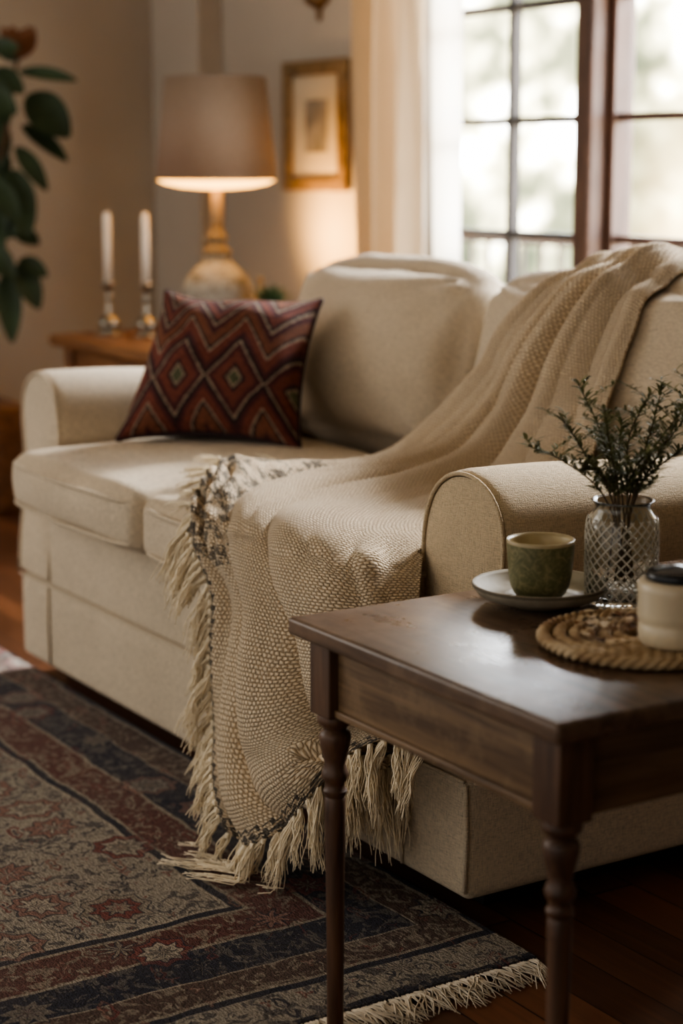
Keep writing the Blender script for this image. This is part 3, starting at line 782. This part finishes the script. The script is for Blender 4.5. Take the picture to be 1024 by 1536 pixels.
# candlesticks
cs=empty('candlestick',(-3.28,.95,.62),'metal candlestick with ivory taper candle','candlestick','candlesticks on the console table')
mb=MB().lathe([(.0,.0),(.046,.0),(.047,.005),(.030,.010),(.022,.016),(.034,.026),(.038,.038),(.032,.050),(.016,.060),(.009,.070),(.014,.078),(.009,.086),(.0075,.112),(.012,.122),(.008,.130),(.012,.145),(.023,.160),(.024,.166),(.016,.170),(.0,.170)],(-3.28,.95,.6205),32,cap=False); build(mb,'holder',M_silver,cs)
mb=MB().lathe([(.0125,.1705),(.0125,.375),(.009,.388),(0,.391)],(-3.28,.95,.6205),20); build(mb,'taper_candle',M_candle,cs)
c2=cs.copy(); c2.location=(-3.17,1.03,.62); COL.objects.link(c2)
for ch in list(cs.children):
    k=ch.copy(); k.parent=c2; COL.objects.link(k)
# bottle, succulent
bt=MB().lathe([(0,0),(.03,0),(.034,.01),(.034,.10),(.028,.125),(.012,.145),(.011,.185),(.014,.19),(.0,.192)],(-2.93,1.31,.6205),28,cap=False)
top(build(bt,'bottle',plain('tan_ceramic',(.45,.30,.15),.35),loc=(-2.93,1.31,.62)),'small tan ceramic bottle beside the lamp','bottle')
su=empty('potted_succulent',(-2.81,1.28,.62),'small green succulent in a dark pot by the lamp','plant')
mb=MB().lathe([(0,0),(.04,0),(.052,.09),(.048,.09),(.044,.08),(0,.08)],(-2.81,1.28,.6205),28,cap=False); build(mb,'pot',M_pot,su)
mb=MB()
for k in range(36):
    a=k*2.4; el=.3+1.1*(k/36); leaf(mb,V((-2.81,1.28,.70)),V((math.cos(a)*math.cos(el),math.sin(a)*math.cos(el),math.sin(el))),.10,.015,V((0,0,1)))
build(mb,'foliage',plain('succulent_green',(.05,.09,.04),.5),su,merge=False,recalc=False)

# picture frame
px,pz=-3.29,1.288
pf=empty('picture_frame',(px,YW,pz),'small framed print in an aged gilt wooden frame','picture')
mb=MB(); w,h=.41,.435; b=.050
for sx in (-1,1): mb.rbox((px+sx*(w/2-b/2),YW-.016,pz),(b,.028,h),.008,k=3)
for sz in (-1,1): mb.rbox((px,YW-.0165,pz+sz*(h/2-b/2)),(w-2*b+.01,.026,b),.008,k=3)
build(mb,'frame_border',M_gold,pf)
mb=MB().rbox((px,YW-.008,pz),(w-2*b,.006,h-2*b),.001); build(mb,'mat_board',M_mat,pf,smooth=False)
mb=MB().rbox((px,YW-.0125,pz),(.14,.002,.175),.0005); build(mb,'print',plain('grey_print',(.20,.18,.16),.8,var=.5,sc=14),pf,smooth=False)
# carved wall bracket near the top
bx=-3.28
mb=MB(); pr2=[(r,z-.045) for r,z in [(.0,1.675),(.012,1.682),(.018,1.695),(.010,1.708),(.03,1.722),(.062,1.735),(.07,1.75),(.05,1.765),(.085,1.79),(.09,1.81),(0,1.812)]]
n=24
mb.grid([[V((bx+r*math.cos(math.pi*k/n),YW-.004-r*.7*math.sin(math.pi*k/n),z)) for k in range(n+1)] for r,z in pr2])
top(build(mb,'wall_bracket',plain('dark_gilt',(.16,.09,.035),.4,.4,.3,30),loc=(bx,YW,1.70)),'carved dark gilt bracket on the wall','ornament')

# curtains
def curtain(name,x0,x1,y,amp,nf,mat,label):
    mb=MB(); rows=[]
    for i in range(25):
        z=.03+(2.2-.03)*i/24; row=[]
        for j in range(161):
            f=j/160; x=x0+(x1-x0)*f
            yy=y+amp*(math.sin(f*nf*2*math.pi+.4*math.sin(z*1.7))+.3*math.sin(f*nf*4.3*math.pi+z))*(1-.15*math.sin(z*2))
            row.append(V((x+.012*math.sin(z*2.1+f*5),yy,z)))
        rows.append(row)
    mb.grid(rows); return top(build(mb,name,mat,merge=False,recalc=False,loc=((x0+x1)/2,y,.03)),label,'curtain')
mc=Mt('cream_drape',(.60,.49,.35),.9)
def trans(m,col,f):
    tr=m.t.nodes.new('ShaderNodeBsdfTranslucent'); tr.inputs[0].default_value=(*col,1)
    mx=m.t.nodes.new('ShaderNodeMixShader'); mx.inputs[0].default_value=f
    out=[n for n in m.t.nodes if n.type=='OUTPUT_MATERIAL'][0]
    m.t.links.new(m.b.outputs[0],mx.inputs[1]); m.t.links.new(tr.outputs[0],mx.inputs[2]); m.t.links.new(mx.outputs[0],out.inputs[0])
mc.bump(mc.noise(mc.scale(mc.co(),(200,200,60)),1,2),.3,.002)
trans(mc,(.66,.48,.29),.20)
ms=Mt('sheer_curtain',(.86,.83,.76),.9); ms.bump(ms.noise(ms.co(),200,2),.1,.001); trans(ms,(.95,.93,.87),.50)
curtain('curtain',-2.80,-2.47,1.595,.055,3,mc.m,'cream linen curtain hanging beside the window')
curtain('curtain',-2.54,-2.40,1.695,.014,4,ms.m,'white sheer curtain hanging over the window')
mb=MB().tube([(-3.05,1.64,2.22),(.3,1.64,2.22)],.013,n=12); top(build(mb,'curtain_rod',M_frame,loc=(-1.4,1.64,2.22)),'dark curtain rod above the windows','curtain rod')

# ------------------------------------------------------------------ rubber plant on wooden box
pb=V((-3.86,.60,0))
mb=MB().rbox((pb.x,pb.y,.18),(.46,.46,.36),.012,k=2)
for z in (.12,.24): 
    mb.rbox((pb.x,pb.y-.231,z),(.44,.006,.008),.002)
    mb.rbox((pb.x+.231,pb.y,z),(.006,.44,.008),.002)
top(build(mb,'plant_stand',M_swood,loc=pb),'low honey wood box used as plant stand','stand')
rp=empty('rubber_plant',(pb.x,pb.y,.36),'tall potted rubber plant with dark glossy leaves','plant')
mb=MB().lathe([(0,0),(.10,0),(.115,.01),(.145,.22),(.15,.24),(.138,.24),(.132,.215),(0,.215)],(pb.x,pb.y,.3605),40,cap=False); build(mb,'pot',M_pot,rp)
mb=MB().lathe([(0,.217),(.130,.216)],(pb.x,pb.y,.3605),30,cap=False); build(mb,'soil',M_soil,rp)
def sc(u,v,dep=0):
    # plane through the plant facing the room diagonal
    r=(u+67)/442.; z=1.15-(v-252)/442./1.02
    return V((pb.x,pb.y,0))+Rv*r+Hv*dep+V((0,0,z))
mb=MB()
base=V((pb.x,pb.y,.575))
def stem(P,r0,r1): mb.tube([cr(P,i/24) for i in range(25)],r0,r1,n=8)
stem([base,sc(-45,430),sc(0,330,.02),sc(36,210,.0),sc(52,120),sc(62,85)],.014,.006)
stem([base+V((.02,0,0)),sc(-40,450,.03),sc(10,400,.05),sc(40,390,.03)],.010,.005)
stem([base-V((.02,.01,0)),sc(-60,350,-.04),sc(-30,220,-.06),sc(0,120,-.05),sc(10,60,-.05)],.012,.005)
build(mb,'stem',M_stem,rp,merge=False)
mb=MB()
def bleaf(u,v,ang,L,W,dep=0,tw=0.):
    p=sc(u+12,v,dep); L*=1.08; W*=1.15; a=math.radians(ang); d=Rv*math.cos(a)+V((0,0,math.sin(a)))+Hv*(-.25)
    d.normalize(); face=(-Hv*math.cos(tw)+V((0,0,1))*.35+Rv*math.sin(tw)).normalized(); sd=d.cross(face).normalized(); n_=sd.cross(d)
    rows=[]; seg=10
    for q in range(seg+1):
        f=q/seg; w=W*math.sin(math.pi*(f*.96+.02))**.65*(1-.15*f); c=p+d*L*f-V((0,0,1))*L*.15*f*f
        rows.append([c-sd*w+n_*w*.22,c-sd*w*.5+n_*w*.05,c,c+sd*w*.5+n_*w*.05,c+sd*w+n_*w*.22])
    mb.grid(rows)
LV=[(48,112,0,.19,.022,0,.2),(58,148,-35,.17,.062,0,.1),(48,190,-30,.17,.030,.03,.5),(44,222,-48,.15,.03,-.05,.2),(35,255,-75,.19,.050,0,.1),(28,235,-125,.15,.040,.02,.2),
(20,160,160,.17,.05,0,-.3),(35,130,175,.15,.05,-.04,.3),(5,305,-90,.16,.045,0,.2),(10,230,100,.15,.05,-.08,.2),(0,190,-160,.17,.055,0,.1),
(5,345,10,.10,.035,0,0),(30,345,-20,.09,.030,.04,.3),(40,390,-20,.10,.030,0,.2),(38,395,-60,.14,.04,0,.1),(20,405,-85,.20,.040,.02,.1),(-12,400,-95,.20,.05,.03,.1),(-30,410,-100,.17,.05,.05,0),
(10,80,10,.10,.03,-.05,.2),(5,80,-170,.13,.045,-.05,0),(5,120,-60,.14,.045,-.05,0),(-10,140,-20,.14,.05,-.06,0),(5,270,-50,.14,.040,-.04,.1),(48,95,130,.10,.035,0,.1),(-8,260,-70,.17,.05,.02,0),
(15,180,-95,.15,.045,.03,.1),(-5,330,-80,.15,.045,.02,0),(-5,370,-40,.12,.04,-.03,0),(15,110,-30,.11,.035,-.04,.2)]
for l in LV: bleaf(*l)
build(mb,'foliage',M_leaf,rp,merge=False,recalc=False)
mb=MB()
for k in range(6):
    a=k*math.pi/3; d=Rv*math.cos(a)*.55+Hv*math.sin(a)*.55+V((0,0,1))
    leaf(mb,sc(62,92),d,.11,.03,Hv)
build(mb,'bud',M_bud,rp,merge=False,recalc=False)

# ------------------------------------------------------------------ world & lights
w=bpy.data.worlds.new('World'); S.world=w; w.use_nodes=True; nt=w.node_tree
class W(Mt):
    def __init__(s,t): s.t=t
W_=W(nt); tc=W_.co('Generated'); o=W_.xyz(tc)
bgn=[n for n in nt.nodes if n.type=='BACKGROUND'][0]
n1=W_.noise(tc,9,3,.55); n2=W_.noise(tc,34,3,.6)
f=W_.math('ADD',W_.math('ADD',W_.math('MULTIPLY',n1,.9),W_.math('MULTIPLY',n2,.85)),W_.math('MULTIPLY',o[2],.8))
f=W_.math('ADD',f,W_.math('MULTIPLY',W_.math('ADD',o[0],.82),.6))
f=W_.math('MULTIPLY',f,.80)
out=W_.ramp(f,[(.58,(.026,.030,.018)),(.66,(.085,.085,.05)),(.72,(.33,.30,.18)),(.79,(.93,.92,.85)),(.92,(.93,.97,1))])
mr=lambda v,a,b: W_.node('ShaderNodeMapRange',Value=v,From_Min=a,From_Max=b,To_Min=0.0,To_Max=1.0)
gold=W_.math('MULTIPLY',mr(o[0],-.76,-.69),mr(o[2],.06,-.03))
out=W_.mix(W_.math('MULTIPLY',gold,.65),out,(1,.70,.32))
outs=W_.scale(out,(22,22,22.5))
side=mr(o[1],0.0,.25)
col=W_.mix(side,(.88,.84,.78),outs)
nt.links.new(col,bgn.inputs[0]); bgn.inputs[1].default_value=1.0
sun=light('sun','SUN',(0,5,4),10,(1,.97,.93),angle=math.radians(12))
sun.rotation_euler=V((.25,-1,-.62)).to_track_quat('-Z','Y').to_euler()
ar=light('added_fill','AREA',(-3.5,-2.7,1.8),48,(1,.96,.90),shape='RECTANGLE',size=2.6,size_y=1.7)  # fill light added in the room, as if from an unseen left window
ar.rotation_euler=(V((-.9,.2,.4))-V((-3.5,-2.7,1.8))).to_track_quat('-Z','Y').to_euler()

# ------------------------------------------------------------------ camera
cam=bpy.data.cameras.new('Camera'); co=bpy.data.objects.new('Camera',cam); COL.objects.link(co)
co.location=(2.146,-1.571,1.15)
co.rotation_euler=(math.radians(90-10.6),0,math.radians(57.9))
cam.sensor_fit='VERTICAL'; cam.sensor_height=36; cam.lens=64.7
cam.dof.use_dof=True; cam.dof.focus_distance=2.70; cam.dof.aperture_fstop=2.6
S.camera=co
try: S.view_settings.look='AgX - Medium High Contrast'
except Exception: pass
